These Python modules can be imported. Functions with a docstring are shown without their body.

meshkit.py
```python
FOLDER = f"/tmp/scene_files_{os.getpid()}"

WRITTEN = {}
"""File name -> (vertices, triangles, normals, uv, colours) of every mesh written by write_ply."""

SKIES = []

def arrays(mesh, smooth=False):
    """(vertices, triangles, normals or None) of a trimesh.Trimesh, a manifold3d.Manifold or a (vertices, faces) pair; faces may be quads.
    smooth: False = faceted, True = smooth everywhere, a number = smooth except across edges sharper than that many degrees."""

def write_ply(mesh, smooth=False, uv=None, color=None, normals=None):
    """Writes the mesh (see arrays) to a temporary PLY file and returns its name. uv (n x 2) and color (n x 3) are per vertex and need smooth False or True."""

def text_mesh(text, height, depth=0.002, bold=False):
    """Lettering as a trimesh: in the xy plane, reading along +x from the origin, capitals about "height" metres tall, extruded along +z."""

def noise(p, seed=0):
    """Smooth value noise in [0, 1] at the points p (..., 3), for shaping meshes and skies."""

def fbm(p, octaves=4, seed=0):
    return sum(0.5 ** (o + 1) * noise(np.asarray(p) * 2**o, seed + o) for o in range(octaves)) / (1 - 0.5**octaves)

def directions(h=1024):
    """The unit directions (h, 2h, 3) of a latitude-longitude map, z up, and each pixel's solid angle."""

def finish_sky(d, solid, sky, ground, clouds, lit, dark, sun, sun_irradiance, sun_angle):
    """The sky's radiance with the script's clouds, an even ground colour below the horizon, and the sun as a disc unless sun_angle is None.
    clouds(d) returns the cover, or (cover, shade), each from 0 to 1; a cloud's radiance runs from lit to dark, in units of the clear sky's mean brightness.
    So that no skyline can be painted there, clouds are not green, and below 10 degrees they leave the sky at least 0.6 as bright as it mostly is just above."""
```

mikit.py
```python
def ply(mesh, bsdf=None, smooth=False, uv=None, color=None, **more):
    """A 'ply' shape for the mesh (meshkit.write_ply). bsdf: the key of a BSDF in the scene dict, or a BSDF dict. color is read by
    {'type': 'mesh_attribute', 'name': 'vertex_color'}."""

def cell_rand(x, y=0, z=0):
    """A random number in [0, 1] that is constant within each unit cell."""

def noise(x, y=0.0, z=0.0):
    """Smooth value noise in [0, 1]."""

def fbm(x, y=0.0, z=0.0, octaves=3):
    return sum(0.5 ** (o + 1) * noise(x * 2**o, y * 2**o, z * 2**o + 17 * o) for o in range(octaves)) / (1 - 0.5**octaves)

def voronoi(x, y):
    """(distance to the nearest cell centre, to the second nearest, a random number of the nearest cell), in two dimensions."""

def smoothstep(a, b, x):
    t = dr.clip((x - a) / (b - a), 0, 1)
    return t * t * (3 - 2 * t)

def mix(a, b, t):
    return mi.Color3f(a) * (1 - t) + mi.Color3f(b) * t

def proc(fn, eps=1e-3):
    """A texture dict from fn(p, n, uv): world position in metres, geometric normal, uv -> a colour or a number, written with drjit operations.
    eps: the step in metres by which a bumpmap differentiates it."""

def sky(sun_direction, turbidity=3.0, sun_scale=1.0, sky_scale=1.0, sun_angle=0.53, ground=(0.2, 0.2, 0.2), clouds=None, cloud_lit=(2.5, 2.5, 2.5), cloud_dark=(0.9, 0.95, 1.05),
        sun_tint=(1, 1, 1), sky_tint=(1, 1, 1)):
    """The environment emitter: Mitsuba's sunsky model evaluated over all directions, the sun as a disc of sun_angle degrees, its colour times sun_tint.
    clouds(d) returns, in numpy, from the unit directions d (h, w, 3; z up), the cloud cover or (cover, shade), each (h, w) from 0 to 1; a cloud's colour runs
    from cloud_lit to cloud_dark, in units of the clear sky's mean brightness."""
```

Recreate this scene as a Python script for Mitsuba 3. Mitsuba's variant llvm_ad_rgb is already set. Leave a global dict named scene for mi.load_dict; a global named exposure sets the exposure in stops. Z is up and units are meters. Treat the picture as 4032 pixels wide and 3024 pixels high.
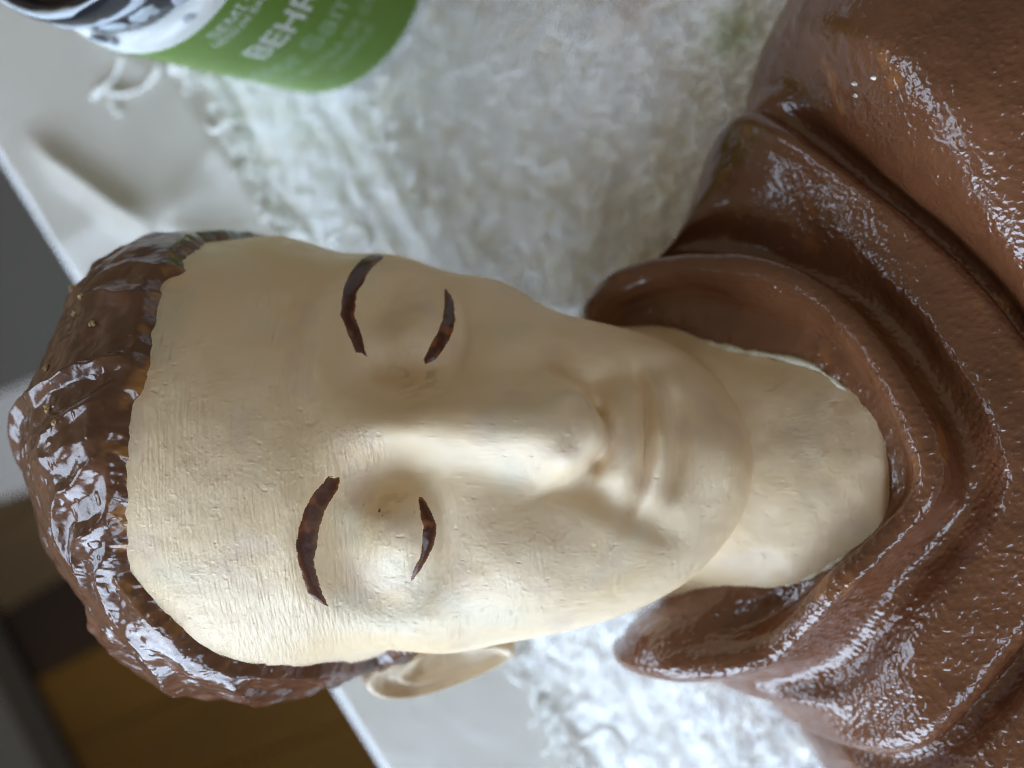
import math, numpy as np, trimesh, shapely
import drjit as dr
import mitsuba as mi
import mikit, meshkit
from mikit import proc, noise, fbm, voronoi, smoothstep, mix
from scipy.interpolate import CubicSpline, PchipInterpolator, LinearNDInterpolator
from scipy.spatial import Delaunay
T = mi.ScalarTransform4f
scene, labels = {}, {}

# ---------------------------------------------------------------- camera
# world: metres, z up, z = 0 is the upper side of the towel; the camera leans over the table
CAM_POS = np.array([0.03249, -0.11743, 0.23313])
CAM_AXES = np.array([[-0.061622, -0.990426, -0.123523], [-0.894831, 0.0, 0.446405], [-0.442132, 0.138041, -0.886264]])          # columns: camera right, camera down, camera forward
m = np.eye(4); m[:3, 0] = -CAM_AXES[:, 0]; m[:3, 1] = -CAM_AXES[:, 1]; m[:3, 2] = CAM_AXES[:, 2]; m[:3, 3] = CAM_POS
scene['camera'] = dict(type='thinlens', fov=2 * math.degrees(math.atan(2016 / 3600)), fov_axis='x', aperture_radius=0.0019, focus_distance=0.158,
                       near_clip=0.01, far_clip=20.0, to_world=T(m))

# ---------------------------------------------------------------- light: one big window to the left, a dim warm room
exposure = 0.0
wc = np.array([-0.99, 0.22, 0.60]); wn = np.array([0.0, 0.0, 0.25]) - wc; wn[2] = 0; wn /= np.linalg.norm(wn)
side = np.cross([0, 0, 1], wn); m = np.eye(4); m[:3, 0] = side * 0.58; m[:3, 1] = np.array([0, 0, 1]) * 0.44; m[:3, 2] = wn; m[:3, 3] = wc
scene['window_light'] = dict(type='rectangle', to_world=T(m), emitter=dict(type='area', radiance=dict(type='rgb', value=[5.5, 6.8, 8.5])))
labels['window_light'] = {'kind': 'structure'}
for wp, ws, wl in (([-0.62, -0.75, 0.95], 0.24, [3.4, 4.3, 5.5]), ([-0.35, 1.50, 1.00], 0.42, [3.4, 4.1, 5.1])):    # smaller windows: behind the photographer's shoulder, and beyond the table
    w2 = np.array(wp); n2 = np.array([0.0, 0.0, 0.05]) - w2; n2 /= np.linalg.norm(n2); s2 = np.cross([0, 0, 1], n2); s2 /= np.linalg.norm(s2)
    m = np.eye(4); m[:3, 0] = s2 * ws; m[:3, 1] = np.cross(n2, s2) * ws; m[:3, 2] = n2; m[:3, 3] = w2
    k = 'window_light_001' if ws < 0.3 else 'window_light_002'
    scene[k] = dict(type='rectangle', to_world=T(m), emitter=dict(type='area', radiance=dict(type='rgb', value=wl))); labels[k] = {'kind': 'structure'}
scene['room_light'] = dict(type='constant', radiance=dict(type='rgb', value=[0.215, 0.178, 0.125]))

# ---------------------------------------------------------------- helpers
def rgb(*c): return {'type': 'rgb', 'value': list(c)}
def put(key, mesh, bsdf, smooth=True, label=None, category=None, kind=None, group=None, **more):
    k, i = key, 0
    while k in scene: i += 1; k = f'{key}_{i:03d}'
    scene[k] = mikit.ply(mesh, bsdf, smooth=smooth, **more)
    tag(k, label, category, kind, group)
    return k
def tag(k, label=None, category=None, kind=None, group=None):
    d = {n: v for n, v in dict(label=label, category=category, kind=kind, group=group).items() if v}
    if d: labels[k] = d
def mesh_of(v, f): return trimesh.Trimesh(np.asarray(v, float), np.asarray(f), process=False)
def grid_faces(nr, nc, closed=False):
    r, c = np.meshgrid(np.arange(nr - 1), np.arange(nc if closed else nc - 1), indexing='ij')
    a = r * nc + c; b = r * nc + (c + 1) % nc
    q = np.stack([a, b, b + nc, a + nc], -1).reshape(-1, 4)
    return np.vstack([q[:, [0, 1, 2]], q[:, [0, 2, 3]]])
def grid_normals(P):
    n = np.cross(np.gradient(P, axis=0), np.gradient(P, axis=1)); return n / np.maximum(np.linalg.norm(n, axis=-1, keepdims=True), 1e-12)
def sst(a, b, x): t = np.clip((x - a) / (b - a), 0, 1); return t * t * (3 - 2 * t)
def nz(P, s, seed=0, octaves=3): return meshkit.fbm(np.asarray(P) * s, octaves, seed) * 2 - 1
def lathe(prof, n=96):
    prof = np.array(prof, float); t = np.arange(n) / n * 2 * np.pi
    v = np.stack([prof[:, None, 0] * np.cos(t), prof[:, None, 0] * np.sin(t), np.repeat(prof[:, 1:2], n, 1)], -1)
    return v
def tube(pts, rad, n=6):
    pts = np.asarray(pts, float); tan = np.gradient(pts, axis=0); tan /= np.maximum(np.linalg.norm(tan, axis=1, keepdims=True), 1e-12)
    up = np.tile([0.31, 0.22, 0.92], (len(pts), 1)); a = np.cross(tan, up); a /= np.maximum(np.linalg.norm(a, axis=1, keepdims=True), 1e-9); b = np.cross(tan, a)
    t = np.arange(n) / n * 2 * np.pi; rad = np.broadcast_to(rad, len(pts))
    v = pts[:, None] + rad[:, None, None] * (np.cos(t)[None, :, None] * a[:, None] + np.sin(t)[None, :, None] * b[:, None])
    f = grid_faces(len(pts), n, True); v = v.reshape(-1, 3)
    caps = [[0, k + 1, k] for k in range(1, n - 1)] + [[len(v) - n, len(v) - n + k, len(v) - n + k + 1] for k in range(1, n - 1)]
    return mesh_of(v, np.vstack([f, caps]))
def box(cx, cy, cz, sx, sy, sz): b = trimesh.creation.box((sx, sy, sz)); b.apply_translation((cx, cy, cz)); return b

# statue frame, millimetres: u across the face, v towards the crown, w out of the face; the bust lies on its back
SROT = np.array([[0.990426, 0.061622, 0.123523], [0.0, 0.894831, -0.446405], [-0.138041, 0.442132, 0.886264]]); SPOS = np.array([0.01335, -0.04823, 0.09576])
def to_world(P): return (np.asarray(P) / 1000) @ SROT.T + SPOS
def dotc(p, k): return (p.x - SPOS[0]) * (1000 * SROT[0, k]) + (p.y - SPOS[1]) * (1000 * SROT[1, k]) + (p.z - SPOS[2]) * (1000 * SROT[2, k])
def suvw(p): return dotc(p, 0), dotc(p, 1), dotc(p, 2)

# ---------------------------------------------------------------- materials
def skin_col(p, n, uv):
    u, v, w = suvw(p)
    c = mix((0.76, 0.612, 0.42), (0.73, 0.568, 0.358), smoothstep(0.40, 0.68, fbm(u * 0.06, v * 0.06, w * 0.06)))
    c = mix(c, (0.64, 0.61, 0.47), 0.4 * smoothstep(0.60, 0.78, fbm(u * 0.09 + 7, v * 0.07, w * 0.09 + 3)))
    c = mix(c, (0.62, 0.49, 0.39), 0.4 * smoothstep(0.58, 0.74, fbm(u * 0.11 + 31, v * 0.11 + 5, w * 0.11)))
    nk = smoothstep(-46.0, -54.0, v) * smoothstep(0.5, 0.72, fbm(u * 0.1 + 2, v * 0.05, w * 0.1 + 60))
    c = mix(c, (0.52, 0.37, 0.23), 0.55 * nk)                                 # brown wash rubbed into the neck
    def smudge(cx, cy, r, k, s):
        return k * dr.exp(-((u - cx) * (u - cx) + (v - cy) * (v - cy)) / (r * r)) * smoothstep(0.45, 0.70, fbm(u * 0.55 + s, v * 0.4, w * 0.5))
    c = mix(c, (0.33, 0.25, 0.19), smudge(2.0, 17.0, 4.5, 0.42, 3.0)); c = mix(c, (0.33, 0.25, 0.19), smudge(-34.0, 17.5, 5.5, 0.4, 9.0))
    c = mix(c, (0.36, 0.22, 0.14), smudge(-21.5, 21.0, 4.0, 0.35, 29.0))
    hl = smoothstep(54.0, 60.0, v) * smoothstep(14.0, 4.0, dr.abs(u - 12.0)) * smoothstep(0.35, 0.6, fbm(u * 0.2, v * 0.2, 5.0))
    return mix(c, (0.55, 0.56, 0.44), 0.55 * hl)                              # green-grey primer shows by the hairline
def skin_bump(p, n, uv):
    u, v, w = suvw(p)
    wob = 1.4 * noise(u * 0.07, v * 0.07, 3.0)
    st = noise(u * 0.22 + v * 0.05, v * 3.6 + wob * 4, w * 0.5) - 0.5 + 0.5 * (noise(u * 0.4, v * 7.5 + wob * 7, w * 0.6) - 0.5)
    lump = noise(u * 0.35, v * 0.35, w * 0.35) - 0.5
    gr = smoothstep(0.74, 0.86, noise(u * 1.3 + 9, v * 1.3, w * 1.3))
    fo = smoothstep(12.0, 30.0, v)
    pit = smoothstep(0.86, 0.95, noise(u * 0.9 + 70, v * 0.9, w * 0.9))
    fine = noise(u * 1.8 + 3, v * 2.6, w * 1.8)
    return st * (0.00005 + 0.00010 * fo) + lump * 0.00022 + gr * 0.00005 + fine * 0.00005 - pit * 0.00012
scene['skin_base'] = dict(type='principled', base_color=proc(skin_col), roughness=0.42, specular=0.4)
scene['skin'] = dict(type='bumpmap', nested_bsdf={'type': 'ref', 'id': 'skin_base'}, arbitrary=proc(skin_bump, 1e-4), scale=1.0)
def brown_col(p, n, uv):
    u, v, w = suvw(p)
    c = mix((0.112, 0.040, 0.017), (0.152, 0.059, 0.027), fbm(u * 0.12, v * 0.12, w * 0.12))
    c = mix(c, (0.27, 0.105, 0.03), 0.6 * smoothstep(0.66, 0.80, fbm(u * 0.13 + 4, v * 0.13 + 9, w * 0.13)))
    return mix(c, (0.085, 0.032, 0.014), 0.6 * smoothstep(0.5, 0.75, fbm(u * 0.07 + 14, v * 0.07, w * 0.07 + 8)))
def brown_bump(p, n, uv):
    u, v, w = suvw(p)
    k = smoothstep(0.30, 0.75, fbm(u * 0.05 + 3, v * 0.05, w * 0.05) + 0.012 * dr.maximum(-(u + 14.0), -1.4 * (v + 64.0)))     # paint lies smooth here, stippled there
    a = noise(u * 1.25 + v * 0.3, v * 1.0, w * 1.2); b = noise(u * 2.6 + 5, v * 2.2, w * 2.6); big = noise(u * 0.3, v * 0.3, w * 0.3)
    drops = smoothstep(0.66, 0.95, noise(u * 1.0 + 40, v * 1.0, w * 1.0))
    return (0.12 + 0.88 * k) * (0.00012 * smoothstep(0.25, 0.85, a) + 0.00003 * b) + 0.00034 * big + 0.00010 * drops
scene['brown_base'] = dict(type='principled', base_color=proc(brown_col), roughness=0.18, specular=0.9)
scene['brown'] = dict(type='bumpmap', nested_bsdf={'type': 'ref', 'id': 'brown_base'}, arbitrary=proc(brown_bump, 1e-4), scale=1.0)
def hair_bump(p, n, uv):
    u, v, w = suvw(p)
    return 0.00010 * noise(u * 0.9 + v * 0.4, v * 0.5, w * 0.9) + 0.00012 * smoothstep(0.62, 0.95, noise(u * 0.8 + 9, v * 0.8, w * 0.8)) + 0.00003 * noise(u * 2.0, v * 1.0, w * 2.0)
scene['hair_base'] = dict(type='principled', base_color=dict(type='mesh_attribute', name='vertex_color'), roughness=0.19, specular=0.8)
scene['hair_paint'] = dict(type='bumpmap', nested_bsdf={'type': 'ref', 'id': 'hair_base'}, arbitrary=proc(hair_bump, 1e-4), scale=1.0)
scene['brow_paint'] = dict(type='principled', base_color=dict(type='mesh_attribute', name='vertex_color'), roughness=0.28, specular=0.5)
scene['grit'] = dict(type='principled', base_color=rgb(0.42, 0.30, 0.15), roughness=0.7)
scene['primer'] = dict(type='principled', base_color=rgb(0.20, 0.22, 0.22), roughness=0.6)
scene['white_chip'] = dict(type='principled', base_color=rgb(0.78, 0.74, 0.66), roughness=0.5)
def towel_col(p, n, uv):
    c = mix((0.94, 0.955, 0.965), (0.90, 0.89, 0.83), smoothstep(0.45, 0.75, fbm(p.x * 260, p.y * 260, p.z * 260)))
    gx, gy = p.x - 0.0866, p.y - -0.0658
    c = mix(c, (0.42, 0.60, 0.28), 0.6 * dr.exp(-(gx * gx + gy * gy) / 0.000030))
    gx, gy = p.x - 0.0975, p.y - -0.0408
    return mix(c, (0.66, 0.45, 0.34), 0.5 * dr.exp(-(gx * gx + gy * gy) / 0.000030))
def yarn_col(p, n, uv): return towel_col(p, n, uv) * 0.35 + mi.Color3f(0.98, 0.98, 0.97) * 0.65
scene['towel_cotton'] = dict(type='twosided', nested=dict(type='principled', base_color=proc(towel_col), roughness=0.9, specular=0.1))
scene['towel_yarn'] = dict(type='twosided', nested=dict(type='diffuse', reflectance=proc(yarn_col)))
scene['thread_cotton'] = dict(type='principled', base_color=rgb(0.82, 0.82, 0.79), roughness=0.85, specular=0.1)
def sheet_col(p, n, uv): return mix((0.49, 0.465, 0.41), (0.455, 0.43, 0.38), fbm(p.x * 30, p.y * 30, 0.0))
scene['sheet_plastic'] = dict(type='twosided', nested=dict(type='principled', base_color=proc(sheet_col), roughness=0.28, specular=0.5))
scene['table_board'] = dict(type='twosided', nested=dict(type='principled', base_color=rgb(0.72, 0.73, 0.74), roughness=0.3))
scene['jar_plastic'] = dict(type='principled', base_color=rgb(0.78, 0.81, 0.80), roughness=0.3, specular=0.5)
scene['label_green'] = dict(type='principled', base_color=rgb(0.135, 0.265, 0.024), roughness=0.32, specular=0.5)
scene['ink_white'] = dict(type='principled', base_color=rgb(0.68, 0.72, 0.70), roughness=0.45)
scene['ink_pale'] = dict(type='principled', base_color=rgb(0.33, 0.46, 0.30), roughness=0.45)
def cap_col(p, n, uv):
    s = fbm(p.x * 160, p.y * 160, p.z * 260, 4)
    return mix((0.012, 0.013, 0.018), (0.52, 0.56, 0.62), smoothstep(0.60, 0.70, s))
scene['cap_plastic'] = dict(type='principled', base_color=proc(cap_col), roughness=0.3, specular=0.5)
scene['cap_black'] = dict(type='principled', base_color=rgb(0.010, 0.010, 0.013), roughness=0.35)
scene['dried_paint'] = dict(type='principled', base_color=rgb(0.50, 0.56, 0.62), roughness=0.4)
def wood(tone):
    def fn(p, n, uv):
        g = fbm(p.x * 9 + p.y * 5, (p.x * -0.9 + p.y * 0.43) * 4, 1.0)
        return mix(tuple(0.6 * t for t in tone), tone, g)
    return fn
for k, tone in dict(oak_tan=(0.115, 0.072, 0.032), oak_dark=(0.022, 0.009, 0.003), oak_amber=(0.125, 0.056, 0.003)).items():
    scene[k] = dict(type='principled', base_color=proc(wood(tone)), roughness=0.75, specular=0.25)
scene['mat_grey'] = dict(type='principled', base_color=rgb(0.115, 0.112, 0.10), roughness=0.9)
scene['mat_pale'] = dict(type='principled', base_color=rgb(0.5, 0.5, 0.5), roughness=0.9)
scene['subfloor'] = dict(type='principled', base_color=rgb(0.03, 0.02, 0.012), roughness=0.8)

# ---------------------------------------------------------------- floor and table
put('floor', box(0, 0.4, -0.775, 5, 5, 0.02), 'subfloor', False, kind='structure')
FA = np.array([-0.521, 1.426]); fd = np.array([0.433, -0.901]); fn_ = np.array([-0.901, -0.433])
for i in range(-3, 11):
    c = FA + fn_ * (0.13 * (i + 0.5)) ; b = box(0, 0, 0, 0.127, 3.2, 0.015)
    M = np.eye(4); M[:2, 0] = fn_; M[:2, 1] = fd; M[:2, 3] = c + fd * 0.3; M[2, 3] = -0.7575; b.apply_transform(M)
    put('floor__plank', b, 'oak_tan' if i < 0 else ('oak_dark' if i < 1 else 'oak_amber'), False)
def slab(poly, z0, z1): 
    g = trimesh.creation.extrude_polygon(shapely.Polygon(poly), z1 - z0, engine='earcut'); g.apply_translation((0, 0, z0)); return g
ma = np.array([-0.307, 1.382]); md = np.array([0.25, -0.968]); mn = np.array([0.968, 0.25])
mat = lambda a, b: [ma + mn * a - md * 1.0, ma + mn * a + md * 0.75, ma + mn * b + md * 0.75, ma + mn * b - md * 1.0]
put('floor_mat', slab(mat(0.17, 1.1), -0.7498, -0.741), 'mat_grey', False, 'grey floor mat with a pale border on the boards beyond the table', 'mat')
put('floor_mat__border', slab(mat(0.0, 0.169), -0.7498, -0.742), 'mat_pale', False)
na = np.array([-0.642, 1.45]); nd = np.array([-0.844, -0.537]); nn = np.array([-0.537, 0.844])
strip = lambda a, b: [na + nn * a - nd * 0.5, na + nn * a + nd * 0.9, na + nn * b + nd * 0.9, na + nn * b - nd * 0.5]
put('floor_mat', slab(strip(0.0, 0.6), -0.7498, -0.741), 'mat_grey', False, 'dark edged grey floor mat farther from the table than the one with a pale border', 'mat')
put('floor_mat_001__border', slab(strip(-0.09, -0.001), -0.7498, -0.738), 'cap_black', False)
E0 = np.array([0.0787, 0.2228]); ed = np.array([-0.8135, -0.5816]); en = np.array([0.5816, -0.8135])
def tab(s, q, z): s, q, z = np.broadcast_arrays(s, q, z); return np.stack([E0[0] + ed[0] * s + en[0] * q, E0[1] + ed[1] * s + en[1] * q, z], -1)
TT = np.eye(4); TT[:2, 0] = ed; TT[:2, 1] = -en; TT[:2, 3] = E0
def tbox(s, q, z, a, b, c): g = trimesh.creation.box((a, b, c)); g.apply_translation((s, -q, z)); g.apply_transform(TT); return g
ar = np.linspace(0, np.pi / 2, 14); pr = np.r_[np.c_[0.010 - 0.010 * np.sin(ar), -0.0175 + 0.010 * np.cos(ar)], [[0, -0.036], [0.8, -0.036], [0.8, -0.0075]]]
P = tab(np.array([-0.5, 0.7])[:, None], pr[None, :, 0], pr[None, :, 1]); cp = trimesh.creation.triangulate_polygon(shapely.Polygon(pr), engine='earcut')[1]
put('table__top', mesh_of(P.reshape(-1, 3), np.vstack([grid_faces(2, len(pr), True), cp, cp[:, ::-1] + len(pr)])), 'table_board', 25)
for s in (-0.42, 0.62):
    for q in (0.07, 0.74): put('table__leg', tbox(s, q, -0.393, 0.05, 0.05, 0.7125), 'table_board', False)
tag('table', 'pale work table under the white plastic sheet', 'table')

# plastic sheet: lies on the table, rolls over its edge; creases are folds of the sheet
ns, nq = 420, 300
s = np.linspace(-0.40, 0.42, ns); q = np.concatenate([np.linspace(0.012, 0.018, 5), np.linspace(0.018, 0.22, 170)[1:], np.linspace(0.22, 0.6, 62)[1:]])
Sg, Qg = np.meshgrid(s, q, indexing='ij')
re = 0.0; arc = re * math.pi / 2; d = -(Qg - re)
Q2 = np.where(d <= 0, Qg, Qg); Z = 0 * Qg
def seg(ax, ay, bx, by, h, w):
    global Z
    A = np.array([ax, ay]) - E0; B = np.array([bx, by]) - E0; a = np.array([A @ ed, A @ en]); b = np.array([B @ ed, B @ en]); L = np.linalg.norm(b - a); t = (b - a) / L
    x = (Sg - a[0]) * t[0] + (Qg - a[1]) * t[1]; y = -(Sg - a[0]) * t[1] + (Qg - a[1]) * t[0]
    Z = Z + h * np.exp(-np.abs(y / w) ** 1.4) * sst(-0.012, 0.02, x) * sst(-0.006, 0.010, L - x) * (Qg > 0.004)
for a in [(0.0913, 0.1956, 0.0574, 0.1411, 0.0055, 0.0055),
    (0.0574, 0.1411, 0.0505, 0.1403, 0.0030, 0.0060),
    (0.0568, 0.1371, 0.0358, 0.0778, 0.0022, 0.0070),
    (0.0585, 0.1391, 0.0979, 0.0743, 0.0010, 0.0060),
    (0.1054, 0.1254, 0.0402, 0.0773, 0.0014, 0.0080),
    (0.0684, 0.1095, 0.0582, 0.1347, 0.0016, 0.0050),
    (0.1310, 0.1693, 0.1063, 0.1318, 0.0010, 0.0060),
    (0.0481, 0.2078, 0.0662, 0.1357, 0.0010, 0.0120)]: seg(*a)
P = tab(Sg, Q2, Z - 0.0045)
P[..., 2] += 0.0004 * nz(P, 60, 3) * (Qg > 0.01)
put('plastic_sheet', mesh_of(P.reshape(-1, 3), grid_faces(len(s), len(q))), 'sheet_plastic', True, 'creased white plastic sheet covering the table top', 'sheet')

# ---------------------------------------------------------------- towel
rng = np.random.default_rng(5)
T0 = np.array([0.0868, 0.0989]); et = np.array([-0.8727, -0.4882]); nt = np.array([0.4882, -0.8727])
def tow(s, q, z): s, q, z = np.broadcast_arrays(s, q, z); return np.stack([T0[0] + et[0] * s + nt[0] * q, T0[1] + et[1] * s + nt[1] * q, z], -1)
def towel_h(s, q):
    P = np.stack([s, q, 0 * s], -1)
    h = 0.0011 * nz(P, 90, 1) + 0.0008 * nz(P, 240, 2)
    h = h + 0.0013 * (sst(0.046, 0.050, q) - 1) - 0.0010 * np.exp(-((q - 0.034) / 0.0022) ** 2) + 0.0008 * np.exp(-((q - 0.041) / 0.002) ** 2) - 0.001 * np.exp(-((q - 0.026) / 0.0018) ** 2)
    return -0.0008 + h - 0.0022 * (1 - sst(0.0, 0.012, q))
s = np.linspace(-0.20, 0.36, 520); q = np.linspace(0, 0.30, 300)
Sg, Qg = np.meshgrid(s, q, indexing='ij')
edge = 0.007 * nz(np.stack([Sg, 0 * Sg, 0 * Sg], -1), 45, 8) + 0.003 * nz(np.stack([Sg, 0 * Sg, 0 * Sg], -1), 160, 9)
Q3 = Qg + edge * (1 - sst(0, 0.03, Qg))
P = tow(Sg, Q3, np.maximum(towel_h(Sg, Qg), -0.0035))
put('towel__weave', mesh_of(P.reshape(-1, 3), grid_faces(len(s), len(q))), 'towel_cotton', True)
# terry pile: short bent loops of yarn
def loops(n, s, q, ln, r, lean, k=6, arch=False):
    base = tow(s, q, towel_h(s, q) - 0.0006)
    az = lean; dirv = np.stack([np.cos(az), np.sin(az), np.zeros(n)], -1); t = np.linspace(0, 1, k)
    bend = rng.uniform(0.7, 1.3, n)
    along = np.sin(t[None] * math.pi * 0.5 * bend[:, None]) * ln[:, None] * 0.75; up = np.sin(t[None] * math.pi * 0.86) * ln[:, None] * rng.uniform(0.25, 0.6, n)[:, None]
    if arch:
        th = t[None] * math.pi; up = np.sin(th) * ln[:, None] * rng.uniform(0.40, 0.62, n)[:, None]
        along = (1 - np.cos(th)) * 0.2 * ln[:, None] + np.sin(th) * ln[:, None] * rng.uniform(0.2, 0.55, n)[:, None]
    C = base[:, None] + dirv[:, None] * along[..., None]; C[..., 2] += up
    sd = np.stack([-dirv[:, 1], dirv[:, 0], 0 * az], -1); ang = np.arange(3) / 3 * 2 * np.pi
    V = C[:, :, None] + (np.cos(ang)[None, None, :, None] * sd[:, None, None] + np.sin(ang)[None, None, :, None] * np.array([0, 0, 1.0])) * (r[:, None, None, None] * np.interp(t, [0, 0.2, 0.8, 1], [0.8, 1, 0.95, 0.7])[None, :, None, None])
    F = grid_faces(k, 3, True)
    return mesh_of(V.reshape(-1, 3), (F[None] + (np.arange(n) * 3 * k)[:, None, None]).reshape(-1, 3))
n = 28000
s_ = rng.uniform(-0.10, 0.30, n); q_ = 0.047 + 0.215 * rng.uniform(0, 1, n) ** 1.1
PP = np.stack([s_, q_, 0 * s_], -1)
put('towel__pile', loops(n, s_, q_, rng.uniform(0.0032, 0.0050, n), rng.uniform(0.00032, 0.00050, n), math.radians(185) + 1.0 * nz(PP, 45, 4, 2) + rng.normal(0, 0.35, n), arch=True), 'towel_yarn', True, kind='stuff')
n = 5000
s_ = rng.uniform(-0.10, 0.30, n); q_ = rng.uniform(0.004, 0.046, n)
put('towel__edge_fuzz', loops(n, s_, q_, rng.uniform(0.002, 0.005, n), rng.uniform(0.0002, 0.0004, n), rng.uniform(0, 6.28, n)), 'towel_yarn', True, kind='stuff')
tag('towel', 'white terry towel with a frayed edge under the bust and the paint jar', 'towel')
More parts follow.
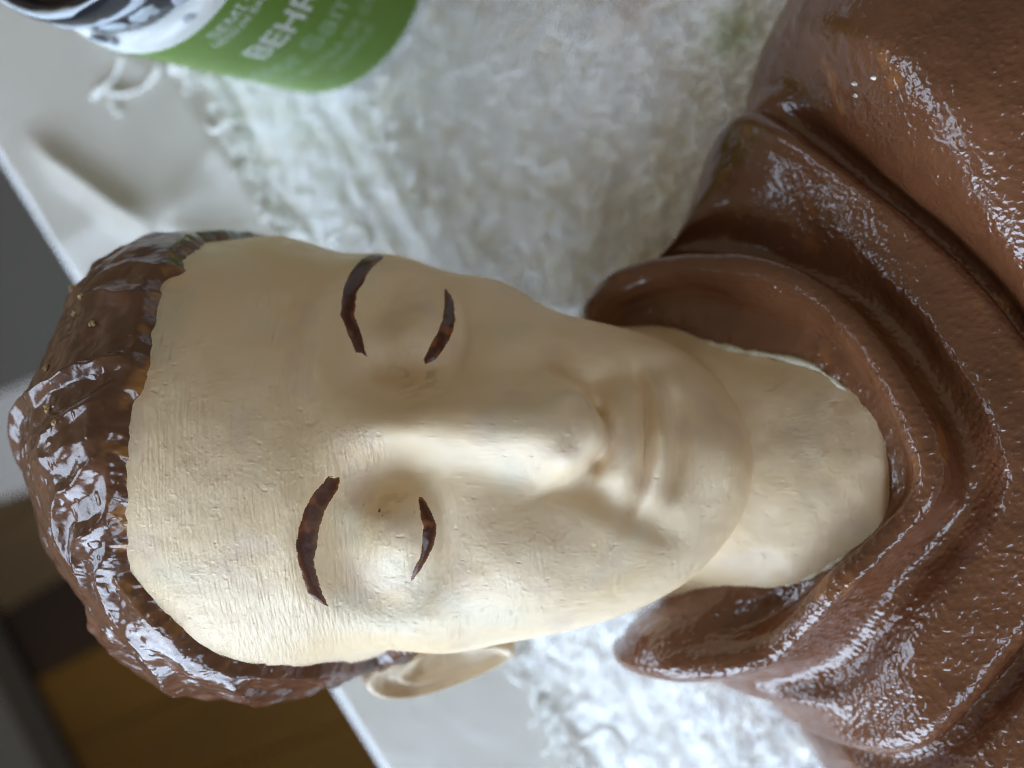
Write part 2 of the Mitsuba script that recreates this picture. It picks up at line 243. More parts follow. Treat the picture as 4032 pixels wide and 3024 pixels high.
# loose threads along the frayed edge
def thread(pts, r):
    pts = np.array(pts, float); t = np.arange(len(pts)); tt = np.linspace(0, len(pts) - 1, 14 * len(pts))
    c = np.stack([CubicSpline(t, pts[:, k])(tt) for k in range(3)], -1)
    c += 0.0004 * np.stack([nz(c, 300, 11 + k, 2) for k in range(3)], -1)
    put('towel__loose_thread', tube(c, 0.95 * r * (0.8 + 0.3 * np.sin(np.linspace(0, 9, len(c))))), 'thread_cotton')
for pts, r in [([[0.114, 0.1427, -0.0025], [0.111, 0.1455, -0.0025], [0.1073, 0.1489, -0.0025], [0.1049, 0.1545, -0.0025], [0.1019, 0.1609, -0.0025]], 0.0011),
    ([[0.1085, 0.1266, -0.0025], [0.1052, 0.1298, -0.0025], [0.1019, 0.1358, -0.0025], [0.1013, 0.1448, -0.0025], [0.1031, 0.1525, -0.0025]], 0.0011),
    ([[0.0991, 0.152, -0.0025], [0.0973, 0.15, -0.0025], [0.0948, 0.1487, -0.0025]], 0.0013),
    ([[0.106, 0.1222, -0.0025], [0.1042, 0.1151, -0.0025], [0.1009, 0.1074, -0.0025]], 0.0013),
    ([[0.1038, 0.1147, -0.0025], [0.1002, 0.1157, -0.0025], [0.097, 0.1167, -0.0025]], 0.0012),
    ([[0.087, 0.1083, -0.0025], [0.0854, 0.1009, -0.0025], [0.0912, 0.0928, -0.0025], [0.0933, 0.0871, -0.0025]], 0.0012),
    ([[-0.0756, -0.0091, -0.0025], [-0.0842, -0.0028, -0.0025], [-0.096, 0.0003, -0.0025], [-0.1009, -0.0022, -0.0025], [-0.1017, -0.008, -0.0025], [-0.1072, -0.0113, -0.0025], [-0.1119, -0.0141, -0.0025], [-0.1158, -0.0165, -0.0025]], 0.0012),
    ([[-0.0841, -0.0032, -0.0025], [-0.0858, -0.0094, -0.0025], [-0.0912, -0.0161, -0.0025], [-0.0935, -0.0178, -0.0025]], 0.0010),
    ([[-0.094, -0.0177, -0.0025], [-0.0977, -0.0131, -0.0025], [-0.1001, -0.0095, -0.0025]], 0.0010),
    ([[-0.1029, -0.0084, -0.0025], [-0.0972, -0.0136, -0.0025], [-0.0953, -0.0198, -0.0025], [-0.0931, -0.028, -0.0025]], 0.0010),
    ([[-0.1068, -0.0113, -0.0025], [-0.1061, -0.0171, -0.0025], [-0.1023, -0.0216, -0.0025], [-0.1042, -0.0254, -0.0025], [-0.1099, -0.0314, -0.0025]], 0.0011),
    ([[-0.1074, -0.0027, -0.0025], [-0.1054, -0.0064, -0.0025], [-0.103, -0.0102, -0.0025]], 0.0009),
    ([[-0.0841, -0.0095, -0.0025], [-0.0892, -0.0101, -0.0025], [-0.0925, -0.0108, -0.0025], [-0.0962, -0.0097, -0.0025]], 0.0010),
    ([[0.0426, 0.0642, -0.0025], [0.0467, 0.0607, -0.0025], [0.049, 0.0534, -0.0025], [0.0468, 0.048, -0.0025], [0.0437, 0.0491, -0.0025]], 0.0012),
    ([[0.0472, 0.0584, -0.0025], [0.0448, 0.0591, -0.0025], [0.0429, 0.0579, -0.0025]], 0.0010)]: thread([(x, y, z) for x, y, z in pts], r)
for i in range(100):
    s0 = -0.03 + 0.27 * (i + rng.uniform(0, 1)) / 100; L = rng.uniform(0.006, 0.017); a0 = rng.normal(0, 0.8); q0 = rng.uniform(0.0, 0.006); curl = rng.normal(0, 1.6); pts = []
    for k in range(6):
        f = k / 5; a = a0 + curl * f * 1.6
        pts.append((s0, q0, -0.0025 + 0.0035 * math.sin(f * math.pi) * rng.uniform(0.4, 1.1))); s0 += math.sin(a) * L / 5; q0 -= math.cos(a) * L / 5
    thread([tow(*p) for p in pts], rng.uniform(0.0005, 0.0010))
put('paint_fleck', trimesh.creation.icosphere(2, 1.0).apply_transform(np.diag([0.0016, 0.0014, 0.0004, 1])).apply_translation((0.0706, 0.0980, -0.0040)), dict(type='principled', base_color=rgb(0.5, 0.13, 0.03), roughness=0.4), True,
    'small dried orange paint fleck on the plastic sheet', 'paint fleck')

# ---------------------------------------------------------------- paint jar
JC = np.array([0.12747, 0.05341, -0.0]); JR = 0.039
def jar(v): return np.asarray(v) + JC
def lmesh(prof, n=128, wob=0.0, seed=0):
    v = lathe(np.array(prof) / 1000, n)
    if wob: v = v * (1 + wob * nz(v, 120, seed)[..., None] * np.array([1, 1, 0.2]))
    return mesh_of(jar(v).reshape(-1, 3), grid_faces(len(prof), n, True))
put('paint_jar__body', lmesh([(0, 0.2), (35, 0.2), (37.6, 0.7), (38.7, 2.2), (39, 4), (39, 69), (38.6, 71), (37.4, 72.6), (35.5, 73.6), (33, 74), (33, 80), (0, 80)]), 'jar_plastic', 35)
put('paint_jar__label', lmesh([(38.9, 4.2), (39.12, 4.3), (39.14, 5), (39.14, 68), (39.12, 68.8), (38.9, 69)]), 'label_green', 30, label='green paper label around the jar')
cap = [(33, 74.4), (35.0, 74.4), (35.6, 75.2), (35.6, 79)]
for k in range(1): cap += [(35.6, 84), (35.9, 85), (36.2, 86.5), (36.2, 90.6), (35.6, 92.2), (34.4, 92.6), (33.2, 92.2), (32.6, 91)]
put('paint_jar__cap', lmesh(cap, 160, 0.006, 2), 'cap_plastic', 40, label='black screw cap smeared with dried pale paint')
put('paint_jar__cap__disc', lmesh([(32.7, 91), (32.4, 88), (31.5, 87.2), (26, 87), (0, 87)]), 'cap_black', 35)
ring = np.linspace(0, 2 * np.pi, 150, endpoint=False)
for (h, rr, rad, seed) in ((92.0, 35.0, 1.1, 1), (85.2, 36.1, 1.0, 5)):
    t = np.linspace(0, 2 * np.pi, 240); pts = np.stack([rr * np.cos(t), rr * np.sin(t), h + 0 * t], -1) / 1000
    w = rad / 1000 * np.clip(0.55 + 1.3 * nz(pts, 70, seed), 0.05, 2)
    put('paint_jar__cap__dried_paint', tube(jar(pts), w, 8), 'dried_paint')
for k in range(26):
    a = math.radians(rng.uniform(-215, -95)); h = rng.uniform(72, 86); rr = 35.7 if h > 75 else 37.5
    b = trimesh.creation.icosphere(2, 1.0); b.apply_transform(np.diag([0.0007, rng.uniform(1, 4) / 1000, rng.uniform(0.6, 2.4) / 1000, 1])); b.vertices += 0.0006 * nz(b.vertices, 900, k)[:, None] * b.vertices / 0.002
    M = trimesh.transformations.rotation_matrix(rng.uniform(-0.5, 0.5), (1, 0, 0)); b.apply_transform(M); b.apply_translation((rr / 1000, 0, h / 1000)); b.apply_transform(trimesh.transformations.rotation_matrix(a, (0, 0, 1))); b.apply_translation(JC)
    put('paint_jar__dried_paint', b, 'dried_paint')
def lettering(text, ang, h, height, bsdf, bold=False, squeeze=1.0):
    mm = meshkit.text_mesh(text, height / 1000, 0.00012, bold); mm = mm.subdivide_to_size(0.0012) if hasattr(mm, 'subdivide_to_size') else mm
    v = np.array(mm.vertices); th = math.radians(ang) + v[:, 0] * squeeze / 0.0392; r = 0.03908 + v[:, 2]
    put('paint_jar__label__lettering', mesh_of(jar(np.stack([r * np.cos(th), r * np.sin(th), h / 1000 + v[:, 1]], -1)), mm.faces), bsdf, False)
lettering('SEMI-GLOSS', -161.5, 62.4, 3.2, 'ink_white', False, 1.12); lettering('MEDIUM BASE', -165.5, 59.0, 2.2, 'ink_white')
lettering('BEHR', -166.5, 43.6, 7.4, 'ink_white', True, 0.93)
lettering('Color Sample', -193.0, 31.6, 6.8, 'ink_pale')
lettering('MUESTRA DE COLOR', -178, 23.6, 3.4, 'ink_pale'); lettering('SAMPLE', -160, 17.6, 3.2, 'ink_pale')
tag('paint_jar', 'small white paint jar with a green label and smeared black cap standing on the towel', 'paint jar')

# ---------------------------------------------------------------- painted bust: head
HO = np.array([-15.6, 31.5, -50.0])                        # centre of the skull in the statue frame
def rot(yaw, roll, pitch):
    y, r, p = map(math.radians, (yaw, roll, pitch))
    Ry = np.array([[math.cos(y), 0, math.sin(y)], [0, 1, 0], [-math.sin(y), 0, math.cos(y)]])
    Rr = np.array([[math.cos(r), -math.sin(r), 0], [math.sin(r), math.cos(r), 0], [0, 0, 1]])
    Rp = np.array([[1, 0, 0], [0, math.cos(p), -math.sin(p)], [0, math.sin(p), math.cos(p)]])
    return Rr @ Ry @ Rp
HR = rot(10.3, -4, 0)
def H2S(P): return np.asarray(P) @ HR.T + HO
def ell(d, c, r):
    c, r = np.array(c, float), np.array(r, float); a = ((d / r) ** 2).sum(-1); b = -2 * (d * c / r ** 2).sum(-1); k = ((c / r) ** 2).sum() - 1
    return (-b + np.sqrt(np.maximum(b * b - 4 * a * k, 0))) / (2 * a)
def smax(a, b, k): h = np.maximum(k - np.abs(a - b), 0) / k; return np.maximum(a, b) + h * h * k / 4
def g2(x, y, cx, cy, sx, sy): return np.exp(-((x - cx) / sx) ** 2 - ((y - cy) / sy) ** 2)
def features(x, y):
    y = np.where(y < -15, (y + 15) / 1.075 - 15, y); xe = x; x = x - 2.2 * sst(6, -10, y)
    z = 0
    s = np.clip((2 - y) / 44, 0, 1.1)                      # nose: bridge to tip
    hw_ = 4.6 + 3.6 * s ** 1.3; z = z + (1.6 + 8.0 * s ** 0.95) * np.exp(-np.abs(x / hw_) ** 2.6) * sst(-46.2, -42.6, y - 0.075 * x * x) * sst(-1, -18, y)
    for k in (-1, 1):
        z = z + 2.3 * np.exp(-((x - k * 6.4) / 2.7) ** 2 - ((y + 38.6) / 3.4) ** 2) * sst(-45.5, -41.5, y) - 1.2 * g2(x, y, k * 10.2, -40, 1.8, 4.5)
        rs = np.sqrt(((xe - k * 18.5) / 13.5) ** 2 + ((y + 10.0) / 12.5) ** 2); z = z - 6.6 * np.exp(-rs ** 4)
        z = z - 4.4 * g2(x, y, k * 9.5, -8.5, 4.6, 7)
        r = np.sqrt(((xe - k * 18.5) / 10.5) ** 2 + ((y + 12.8) / 7.6) ** 2); z = z + 8.0 * np.exp(-r ** 2.1)
        z = z - 0.9 * np.exp(-((y + 20.2 - 0.02 * (xe - k * 18.5) ** 2) / 1.3) ** 2) * np.exp(-((xe - k * 18.5) / 9) ** 4)
        z = z + 1.8 * g2(xe, y, k * 18, 4.5, 13, 4.0) + 2.6 * g2(xe, y, k * 22, -33, 10, 9)
        t = np.clip((-y - 42) / 16, 0, 1); z = z - 2.1 * np.exp(-((np.abs(x) - (9.3 + 6.5 * t)) / 3.3) ** 2) * sst(-64, -54, y) * sst(-38, -44, y) * (np.sign(x) == k)
    z = z + 2.4 * g2(x, y, 0, -52, 15, 12)
    yl = y + 52.4 - 0.011 * x * x                          # mouth line, corners raised
    ex = lambda c, w: np.exp(-((x - c) / w) ** 4)
    z = z + 1.8 * np.exp(-((yl - 3.2) / 2.6) ** 2) * np.exp(-(x / 11) ** 2) - 3.4 * np.exp(-np.abs(yl / 1.25) ** 1.7) * ex(0.5, 12.0) + 2.8 * np.exp(-((yl + 2.6) / 1.7) ** 2) * np.exp(-(x / 9) ** 2)
    z = z - 3.2 * np.exp(-((y + 58.4 - 0.010 * x * x) / 1.8) ** 2) * ex(0.5, 10.5) + 4.2 * g2(x, y, 0, -68, 10.5, 6.0)
    z = z - 1.8 * np.exp(-((y + 45.4 - 0.035 * x * x) / 1.5) ** 2) * ex(0, 8.5) - 1.8 * (g2(x, y, 4.6, -44.0, 1.8, 1.2) + g2(x, y, -4.6, -44.0, 1.8, 1.2))
    return z
OUTLINE = [-0.046, -0.031, 0.017, -0.002, -0.023, 0.021, 0.009, -0.006, 0.027, 0.047, 0.042, 0.002, -0.011, 0.004, 0.029, 0.029, 0.073, 0.073, 0.003, 0.002, -0.037, 0.026, 0.023, -0.047, -0.078, -0.125, -0.007, -0.024]
def head_grid(nlat=470, nlon=660):
    sl = np.linspace(-1, 1, nlon); lon = np.pi * sl * (0.42 + 0.58 * sl ** 2); lat = np.linspace(-np.pi / 2, np.pi / 2, nlat)
    la, lo = np.meshgrid(lat, lon, indexing='ij')
    d = np.stack([np.sin(lo) * np.cos(la), np.sin(la), np.cos(lo) * np.cos(la)], -1)
    r = smax(ell(d, (-1.5, 19, -4), (48.5, 50, 57)), ell(d, (-0.3, -24.5, 19), (39, 60, 25)), 9.0)
    P = d * r[..., None]
    P[..., 0] *= 1 - 0.2 * sst(-22, -76, P[..., 1])
    f = CubicSpline(np.linspace(-np.pi, np.pi, 29), OUTLINE + OUTLINE[:1], bc_type='periodic')(np.arctan2(d[..., 0], d[..., 1]))   # uneven outline of the cast
    P[..., :2] *= (1 + f * sst(0.25, 0.9, np.sqrt(np.clip(1 - d[..., 2] ** 2, 0, 1))))[..., None]
    wz = sst(0.12, 0.42, d[..., 2])
    P[..., 2] += wz * features(P[..., 0], P[..., 1])
    return P, d

HP, HD = head_grid()
def hs(P): return H2S(P)                                   # head frame mm -> statue frame mm
hw = lambda P: to_world(hs(P))
put('painted_bust__head', mesh_of(hw(HP).reshape(-1, 3), grid_faces(*HP.shape[:2])), 'skin', True, label='cream painted face with closed eyes')
# hair: a thicker coat over the skull, behind the hairline
HAIRLINE = np.array([[-100.0, -60.0], [-92.0, -22.0], [-62.5, -19.2], [-89.2, -6.6], [-69.9, 0.6], [-62.5, 7.6], [-56.1, 13.5], [-52.5, 18.4], [-49.1, 22.0], [-44.9, 24.6], [-40.3, 27.4], [-36.6, 30.5], [-32.5, 33.3], [-27.8, 33.9], [-20.3, 33.1], [-9.2, 32.6], [0.3, 32.1], [5.5, 31.3], [12.8, 31.0], [18.9, 31.8], [24.1, 32.1], [28.7, 32.6], [33.3, 32.1], [44.9, 33.9], [59.4, 36.2], [64.1, 33.3], [76.1, 32.3], [103.0, 22.0], [106.0, 0.0], [106.0, -22.0], [106.0, -60.0], [106.0, -92.0], [-100.0, -92.0]])                          # longitude, latitude in degrees on the head
lon = np.degrees(np.arctan2(HD[..., 0], HD[..., 2])); lat = np.degrees(np.arcsin(np.clip(HD[..., 1], -1, 1)))
lon_j = lon + 2.0 * nz(HD, 9, 21, 4) + 0.5 * nz(HD, 40, 23, 2); lat_j = lat + 1.4 * nz(HD, 11, 22, 4) + 0.5 * nz(HD, 38, 24, 2)
poly = shapely.Polygon(HAIRLINE); pt = shapely.points(lon_j.ravel(), lat_j.ravel()); sd = shapely.distance(poly.exterior, pt) * np.where(shapely.contains(poly, pt), -1, 1)
sd = sd.reshape(lon.shape)
nrm = grid_normals(HP); nrm *= np.sign((nrm * HD).sum(-1, keepdims=True))
al = np.arctan2(HD[..., 0], HD[..., 1]); rho = np.arccos(np.clip(HD[..., 2], -1, 1))
q3 = np.stack([al * 6.5 + rho * 3.2 + 0.7 * nz(HD, 4, 33), rho * 2.6, 0 * al], -1)
ridge = 1.1 - np.minimum(np.abs(nz(q3, 1.0, 31, 1) * 1.8) ** 1.2, 1.0) * 1.7
fine = 1 - np.abs(nz(q3 * [2.6, 1.2, 1], 1.0, 35, 2)) * 2
lumps = nz(HD, 11, 41, 2)
wave = sst(-0.9, -0.2, -al)                                # combed waves on one side, lumpy paint on the other
hc = np.array([0.070, 0.027, 0.014]) + np.array([0.055, 0.024, 0.013]) * np.clip(0.5 + nz(HD, 10, 91), 0, 1)[..., None]
off = -0.5 + 2.7 * sst(-0.2, 3.0, sd) + sst(1.0, 7.0, sd) * ((0.3 + 0.7 * wave) * 1.15 * ridge + 0.16 * wave * fine + 0.8 * lumps); off = np.where(sd > 1.5, np.maximum(off, 0.5), off)
HH = HP + nrm * off[..., None]
F = grid_faces(*HH.shape[:2]); keep = (sd.ravel()[F] > -1.5).any(1); F = F[keep]; used = np.unique(F); idx = -np.ones(HH[..., 0].size, int); idx[used] = np.arange(len(used))
def tint(c, k, w): return c + (np.array(k) - c) * w[..., None]
HS = hs(HH)
hc = tint(hc, (0.30, 0.135, 0.035), 0.9 * sst(0.0, 0.4, nz(HD, 26, 92)) * np.exp(-(np.maximum(sd - 0.8, 0) / 2.0) ** 2) * sst(-40, -8, HS[..., 0] + 20) + 0.05 * sst(0.35, 0.6, nz(HD, 16, 93)))   # paint brushed thin along the hairline
hc = tint(hc, (0.15, 0.155, 0.15), 0.8 * sst(29.0, 31.0, HS[..., 0] + 5 * nz(HD, 20, 94) - 0.05 * (HS[..., 1] - 60)))                       # bare primer on the far temple
put('painted_bust__hair', mesh_of(hw(HH).reshape(-1, 3)[used], idx[F]), 'hair_paint', True, color=hc.reshape(-1, 3)[used], label='glossy dark brown painted hair')
front = (HD[..., 2] > 0.02); fp = HP[front]
surf = LinearNDInterpolator(fp[::1, :2], fp[::1, 2])
def stroke(key, poly, thick, bsdf, label=None, step=0.3):
    pg = shapely.Polygon(poly).buffer(0); x0, y0, x1, y1 = pg.bounds
    gx, gy = np.meshgrid(np.arange(x0, x1, step), np.arange(y0, y1, step)); p = np.stack([gx.ravel(), gy.ravel()], -1)
    p = p[shapely.contains_xy(pg.buffer(-step * 0.4), p[:, 0], p[:, 1])]
    bl = pg.exterior.length; bd = np.array([pg.exterior.interpolate(t).coords[0] for t in np.arange(0, bl, step)])
    bd = bd + 0.30 * np.stack([nz(np.c_[bd, 0 * bd[:, 0]], 1.1, 51), nz(np.c_[bd, 0 * bd[:, 0]], 1.1, 52)], -1)
    p = np.vstack([bd, p]); d = np.r_[np.zeros(len(bd)), shapely.distance(pg.exterior, shapely.points(p[len(bd):]))]
    tri = Delaunay(p).simplices; c = p[tri].mean(1); tri = tri[shapely.contains_xy(pg.buffer(0.12), c[:, 0], c[:, 1])]
    z = surf(p); z = np.where(np.isnan(z), np.nanmean(z), z)
    e = 0.05; gxn = -(surf(p + [e, 0]) - surf(p - [e, 0])) / (2 * e); gyn = -(surf(p + [0, e]) - surf(p - [0, e])) / (2 * e)
    n = np.nan_to_num(np.stack([gxn, gyn, np.ones(len(p))], -1)); n /= np.linalg.norm(n, axis=1, keepdims=True)
    h = -0.08 + thick * np.sqrt(np.clip(d / 0.9, 0, 1)) * (1 + 0.5 * nz(np.c_[p, 0 * d], 0.8, 53))
    v = np.c_[p, z] + n * np.where(d > 0, h, -0.08)[:, None]
    a = v[tri]; fl = np.cross(a[:, 1] - a[:, 0], a[:, 2] - a[:, 0])[:, 2] < 0; tri[fl] = tri[fl][:, ::-1]
    thin = np.clip(np.exp(-d / 0.35) * (0.6 + 0.8 * nz(np.c_[p, 0 * d], 0.9, 54)) + 0.5 * sst(0.15, 0.5, nz(np.c_[p, 0 * d], 0.45, 55)), 0, 1)[:, None]
    return put(key, mesh_of(hw(v), tri), bsdf, True, label=label, color=np.array([0.052, 0.015, 0.008]) * (1 - thin) + np.array([0.30, 0.105, 0.035]) * thin)
for k, p in enumerate([[[38.63, -1.77], [37.94, 0.31], [36.0, 1.57], [31.77, 2.21], [28.08, 2.65], [24.3, 2.46], [20.9, 2.05], [18.49, 0.75], [16.27, -0.32], [14.27, -1.18], [14.49, -2.23], [13.89, -3.48], [17.03, -2.44], [20.37, -0.96], [22.34, -0.11], [26.79, 0.11], [28.61, -0.53], [32.08, -1.17], [34.91, -2.23], [36.83, -3.06]], [[-8.42, 0.11], [-11.51, 2.12], [-14.36, 3.27], [-17.68, 4.2], [-20.2, 4.66], [-23.22, 4.41], [-25.99, 3.7], [-29.13, 2.99], [-30.69, 1.2], [-32.15, -1.39], [-30.77, -0.11], [-28.75, 0.54], [-26.37, 1.2], [-23.1, 1.88], [-20.74, 1.44], [-18.13, 1.22], [-14.38, 0.33], [-10.28, -1.41], [-8.3, -1.63], [-8.82, -0.55]]]): stroke('painted_bust__eyebrow', p, 0.28, 'brow_paint')
for k, p in enumerate([[[31.9, -15.01], [29.55, -16.94], [26.9, -18.26], [22.58, -18.95], [19.48, -18.75], [15.99, -17.44], [14.05, -16.04], [13.05, -14.26], [13.83, -13.66], [17.18, -15.06], [19.68, -15.94], [22.17, -16.42], [26.47, -16.27], [29.59, -15.85]], [[-10.75, -15.07], [-13.23, -15.51], [-16.1, -16.4], [-19.15, -16.43], [-21.58, -16.07], [-23.94, -14.92], [-27.01, -14.02], [-24.18, -16.22], [-21.33, -17.85], [-18.5, -18.75], [-15.98, -18.99], [-13.68, -18.02], [-11.02, -16.17]]]): stroke('painted_bust__eyelash_line', p, 0.3, 'brow_paint')
for (x, y, r) in [(-13.80, -8.46, 0.55), (-14.66, -9.28, 0.45), (-13.45, -13.15, 0.4), (-13.69, -14.85, 0.6), (-13.00, -5.40, 0.45), (-23.29, -18.16, 0.35)]:
    t = np.linspace(0, 2 * np.pi, 9)[:-1]; stroke('painted_bust__paint_speck', np.c_[x + r * 1.3 * np.cos(t), y + r * np.sin(t)], 0.12, 'brow_paint', step=0.15)
for (lo, la, r) in [(43.9, 57.3, 0.7), (26.6, 51.4, 0.6), (19.5, 44.4, 0.6), (13.2, 57.0, 0.7), (0.1, 50.3, 0.8), (-3.3, 45.5, 0.5), (28.3, 48.3, 0.6)]:
    i = np.argmin((lon - lo) ** 2 + (lat - la) ** 2); c = HH.reshape(-1, 3)[i]
    b = trimesh.creation.icosphere(1, r); b.vertices *= rng.uniform(0.6, 1.4, (len(b.vertices), 1)); b.vertices += c
    put('painted_bust__grit', mesh_of(hw(b.vertices), b.faces), 'grit', False)

# ears: helix rim, hollow, lobe
def ear(sx, oxv, pos):
    na, nb = 90, 60; a = np.linspace(0, 2 * np.pi, na); r = np.linspace(0, 1, nb); A, Rr = np.meshgrid(a, r, indexing='ij')
    ax = np.sin(A); ay = np.cos(A)
    out = 6.3 + 2.2 * np.maximum(ay, 0) - 2.0 * np.maximum(-ay, 0); X = ax * Rr * out; Y = ay * Rr * 18.5
    h = 2.6 * np.exp(-((Rr - 0.86) / 0.13) ** 2) + 1.6 * np.exp(-((Rr - 0.5) / 0.12) ** 2) * sst(-0.4, 0.4, ay) - 3.2 * np.exp(-((X + 1) / 3.6) ** 2 - ((Y + 1) / 5) ** 2) - 5 * sst(0.93, 1.0, Rr)
    P = np.stack([X, Y, h], -1); back = P.copy(); back[..., 2] = np.minimum(-3.2 * np.sqrt(np.clip(1 - Rr ** 2, 0, 1)) - 2.2, h - 0.2)
    v = np.concatenate([P.reshape(-1, 3), back.reshape(-1, 3)]); f = grid_faces(na, nb); f = np.vstack([f[:, ::-1], f + na * nb])
    ox = np.array(oxv, float); oy = np.array([-0.28, 1, 0.12]); oy /= np.linalg.norm(oy); ox = ox - oy * (ox @ oy); ox /= np.linalg.norm(ox); on = np.cross(ox, oy)
    v = np.array(pos, float) + v[:, :1] * ox + v[:, 1:2] * oy - v[:, 2:] * on
    v[:, 0] *= -sx; v = v + 0.15 * nz(v, 0.5, 61)[:, None]
    put('painted_bust__ear', mesh_of(hw(v), f if sx > 0 else f[:, ::-1]), 'skin_ear', True)
def ear_col(p, n, uv):
    u, v, w = suvw(p)
    return mix((0.76, 0.65, 0.50), (0.42, 0.28, 0.14), 0.7 * smoothstep(0.48, 0.66, fbm(u * 0.16 + 3, v * 0.12 + 1, w * 0.16)))
scene['skin_ear'] = dict(type='twosided', nested=dict(type='principled', base_color=proc(ear_col), roughness=0.25, specular=0.5))
ear(1, (-0.45, 0.0, -0.9), (-44.0, -16.0, -22.0)); ear(-1, (-1.0, 0.0, -0.55), (-45.5, -18.5, -12.0))

# neck
t = np.linspace(0, 1, 90); a = np.linspace(0, 2 * np.pi, 140, endpoint=False)
cl = np.stack([np.interp(t, [0, 1], [-15.0, -19.5]), np.interp(t, [0, 1], [-10.0, -77.0]), np.interp(t, [0, 1], [-62.0, -40.0])], -1)
P = cl[:, None] + np.stack([(31 + 4 * t[:, None] ** 2) * np.cos(a)[None], 0 * t[:, None] * a[None], (26 + 1 * t[:, None] - 9 * sst(0.88, 1.0, t)[:, None]) * np.sin(a)[None]], -1)
P += 0.5 * nz(P, 0.12, 71)[..., None] * np.array([0, 0, 1])
put('painted_bust__neck', mesh_of(to_world(P).reshape(-1, 3), grid_faces(*P.shape[:2], True)), 'skin', True)

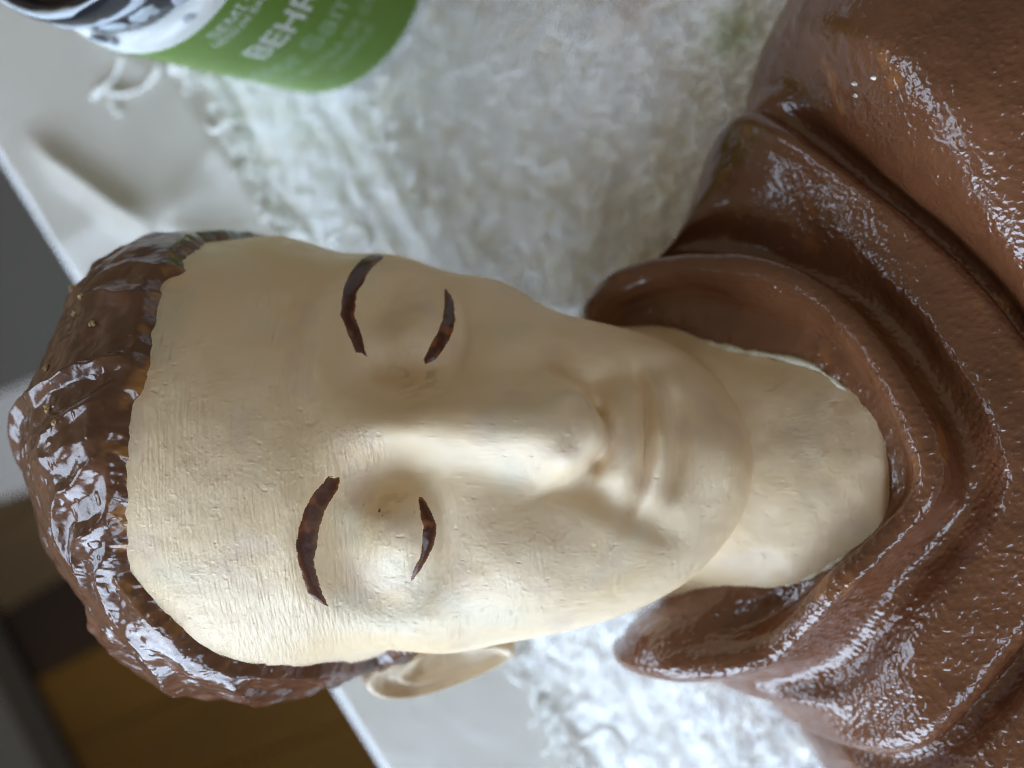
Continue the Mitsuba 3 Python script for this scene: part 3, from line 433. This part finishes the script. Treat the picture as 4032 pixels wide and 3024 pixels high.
# ---------------------------------------------------------------- painted bust: habit with its rolled hood
ROBE = np.array([[[-7.7, -30.5, -97.4], [-0.1, -23.0, -57.0], [3.1, -31.0, -53.0], [-1.1, -43.4, -47.0], [-4.0, -53.7, -40.0], [-8.6, -60.4, -33.0], [-16.8, -62.8, -29.0], [-24.5, -61.6, -31.0], [-30.8, -57.1, -35.0], [-35.8, -49.0, -41.0], [-37.4, -38.8, -50.0], [-39.1, -48.3, -93.4]], [[-0.7, -28.0, -97.6], [5.7, -20.4, -53.0], [11.9, -31.8, -45.0], [8.0, -42.7, -35.0], [4.8, -55.9, -27.0], [-2.1, -65.0, -21.0], [-15.7, -70.2, -17.0], [-27.4, -67.3, -19.0], [-36.1, -60.8, -23.0], [-42.0, -49.4, -31.0], [-44.2, -37.1, -41.0], [-50.1, -48.6, -95.0]], [[7.0, -26.9, -96.9], [11.9, -19.3, -50.0], [18.6, -31.6, -44.0], [16.7, -44.9, -34.0], [11.8, -57.3, -24.5], [1.7, -66.4, -17.0], [-14.1, -72.6, -13.0], [-26.3, -69.6, -15.0], [-37.5, -60.8, -20.5], [-48.2, -50.0, -31.5], [-52.7, -28.1, -34.0], [-65.1, -39.5, -101.9]], [[16.4, -27.2, -95.3], [19.4, -19.4, -47.0], [24.7, -31.1, -40.5], [24.0, -46.1, -29.5], [18.4, -58.1, -20.5], [5.5, -67.5, -13.0], [-12.8, -75.0, -8.0], [-25.5, -71.3, -10.0], [-38.9, -59.9, -15.5], [-54.3, -49.1, -26.5], [-59.2, -28.2, -38.0], [-72.6, -39.1, -103.2]], [[21.2, -31.2, -92.6], [24.9, -24.3, -59.0], [30.6, -38.3, -47.0], [26.8, -51.6, -36.0], [20.0, -64.7, -26.5], [7.8, -75.0, -17.5], [-13.4, -83.7, -10.5], [-28.0, -80.1, -12.5], [-43.0, -70.0, -18.0], [-59.2, -61.4, -29.0], [-69.2, -44.4, -52.0], [-77.6, -55.2, -96.0]], [[22.5, -43.8, -86.1], [26.1, -35.7, -56.0], [39.2, -42.7, -44.0], [37.1, -55.6, -33.0], [26.2, -67.2, -23.5], [12.0, -77.6, -14.5], [-10.7, -88.0, -7.5], [-27.5, -86.5, -9.5], [-48.2, -76.1, -15.0], [-62.4, -68.2, -26.0], [-69.3, -55.2, -49.0], [-76.9, -67.4, -89.8]], [[27.6, -49.2, -82.6], [32.5, -43.2, -67.0], [53.9, -46.1, -50.0], [49.6, -54.7, -30.0], [36.4, -67.4, -20.5], [17.7, -83.0, -11.5], [-10.5, -96.4, -4.5], [-35.2, -94.0, -6.5], [-55.8, -82.4, -12.0], [-69.4, -72.0, -23.0], [-75.9, -63.5, -56.0], [-81.0, -74.0, -87.1]], [[29.8, -52.4, -80.7], [35.4, -47.4, -71.0], [57.4, -48.5, -44.8], [54.3, -57.9, -33.8], [37.6, -72.5, -24.3], [18.8, -87.4, -15.3], [-10.8, -101.2, -8.3], [-39.4, -99.1, -10.3], [-59.9, -87.7, -15.8], [-74.8, -76.3, -26.8], [-79.2, -66.5, -59.0], [-83.2, -76.3, -86.3]], [[34.1, -56.5, -77.9], [40.3, -52.4, -73.0], [63.1, -53.6, -51.0], [58.6, -60.9, -29.0], [40.5, -72.2, -12.0], [21.7, -87.3, -4.0], [-9.7, -103.4, -4.0], [-41.4, -100.8, -5.0], [-63.5, -89.7, -10.0], [-79.8, -79.2, -22.0], [-88.2, -73.4, -60.0], [-92.2, -82.9, -84.4]], [[45.2, -60.3, -74.3], [51.4, -56.5, -71.0], [74.0, -55.9, -48.0], [66.2, -61.5, -15.0], [49.4, -74.9, 0.0], [31.3, -93.6, 4.0], [-8.7, -114.1, 0.0], [-49.0, -110.1, -1.0], [-76.3, -97.9, -7.0], [-90.4, -86.3, -20.0], [-101.3, -81.0, -60.0], [-106.0, -90.7, -82.7]], [[58.8, -67.8, -68.5], [64.6, -63.9, -65.0], [87.5, -62.0, -46.0], [80.8, -67.5, -13.0], [63.8, -81.9, 3.0], [43.0, -103.7, 6.0], [-7.8, -128.1, 2.0], [-57.3, -125.1, 0.0], [-89.2, -108.9, -5.0], [-103.1, -93.7, -19.0], [-112.8, -88.4, -57.0], [-119.3, -99.4, -80.4]], [[73.5, -76.7, -61.7], [79.8, -73.7, -61.0], [105.7, -69.9, -44.0], [102.7, -77.9, -17.0], [85.8, -96.5, -2.0], [60.4, -123.5, 2.0], [-7.1, -153.6, -1.0], [-74.4, -149.9, -3.0], [-113.1, -127.4, -8.0], [-125.9, -105.8, -20.0], [-129.8, -100.4, -55.0], [-137.5, -112.0, -77.0]], [[72.6, -82.3, -59.1], [89.4, -89.9, -87.0], [119.6, -85.9, -70.0], [118.2, -95.6, -43.0], [100.0, -118.0, -28.0], [70.6, -149.9, -24.0], [-8.3, -184.7, -27.0], [-86.7, -180.2, -29.0], [-131.2, -153.5, -34.0], [-144.6, -127.6, -46.0], [-145.8, -120.0, -81.0], [-135.7, -117.5, -73.9]]])                                  # rows from the neck outwards, points round the neck, statue frame mm
nr, nt_, _ = ROBE.shape
NT, NR = 620, 470
tt = np.linspace(0, nt_ - 1, NT); rr = np.linspace(0, nr - 1, NR)
C = CubicSpline(np.arange(nt_), ROBE, axis=1)(tt); P = PchipInterpolator(np.arange(nr), C, axis=0)(rr)
from scipy.ndimage import gaussian_filter
P = np.stack([gaussian_filter(P[..., k], (2.0, 4), mode='nearest') for k in range(3)], -1)
N = grid_normals(P); N *= np.sign(N[NR // 2, NT // 2, 2])
bump = lambda c, w: np.exp(-((rr - c) / w) ** 2)[:, None, None]
P = P + N * (2.8 * bump(2.8, 0.55) - 3.0 * bump(4.05, 0.5) + 0.9 * bump(5.1, 0.5) + 0.9 * bump(6.2, 0.45) - 2.0 * bump(7.05, 0.4))   # rolled rim, its furrow, the hem and the seam
P[..., 1] -= 0.7 * nz(P, 0.45, 83, 3) * np.exp(-((rr - 1.0) / 0.35) ** 2)[:, None]                # ragged paint border on the neck
N = grid_normals(P); N *= np.sign(N[NR // 2, NT // 2, 2])
P = P + N * (0.45 * nz(P, 0.10, 81, 2) + 0.05 * nz(P, 0.5, 82, 2))[..., None]
put('painted_bust__habit', mesh_of(to_world(P).reshape(-1, 3), grid_faces(NR, NT) if N[0, 0, 0] is None else grid_faces(NR, NT)), 'habit_two', True, label='glossy brown painted habit with a rolled hood')
scene['habit_two'] = dict(type='twosided', nested={'type': 'ref', 'id': 'brown'})
tq = np.linspace(2.4, nt_ - 3.4, 420); E = CubicSpline(np.arange(nt_), ROBE[1])(tq); E[:, 1] += 0.5 * nz(E, 0.5, 84); E[:, 2] += 0.15 * nz(E, 0.4, 85)
put('painted_bust__paint_edge', tube(to_world(E), 0.001 * np.clip(0.5 + 0.9 * nz(E, 0.3, 86), 0.15, 0.85), 7), 'pale_edge', True, label='pale ragged paint border round the neck')
scene['pale_edge'] = dict(type='principled', base_color=rgb(0.62, 0.61, 0.49), roughness=0.4)
for x, y, z in [(55.6, -65.8, 0), (54.3, -65.0, 0), (56.2, -64.3, 0)]:
    b = trimesh.creation.icosphere(1, 0.5); b.apply_transform(np.diag([0.8, 1.5, 0.6, 1])); b.vertices *= rng.uniform(0.7, 1.3, (len(b.vertices), 1))
    i = np.argmin(((P[..., :2] - [x, y]) ** 2).sum(-1)); b.vertices += P.reshape(-1, 3)[i]
    put('painted_bust__white_chip', mesh_of(to_world(b.vertices), b.faces), 'white_chip', False)
tag('painted_bust', 'painted plaster bust with cream face, closed eyes and brown hooded habit lying on the towel', 'bust')
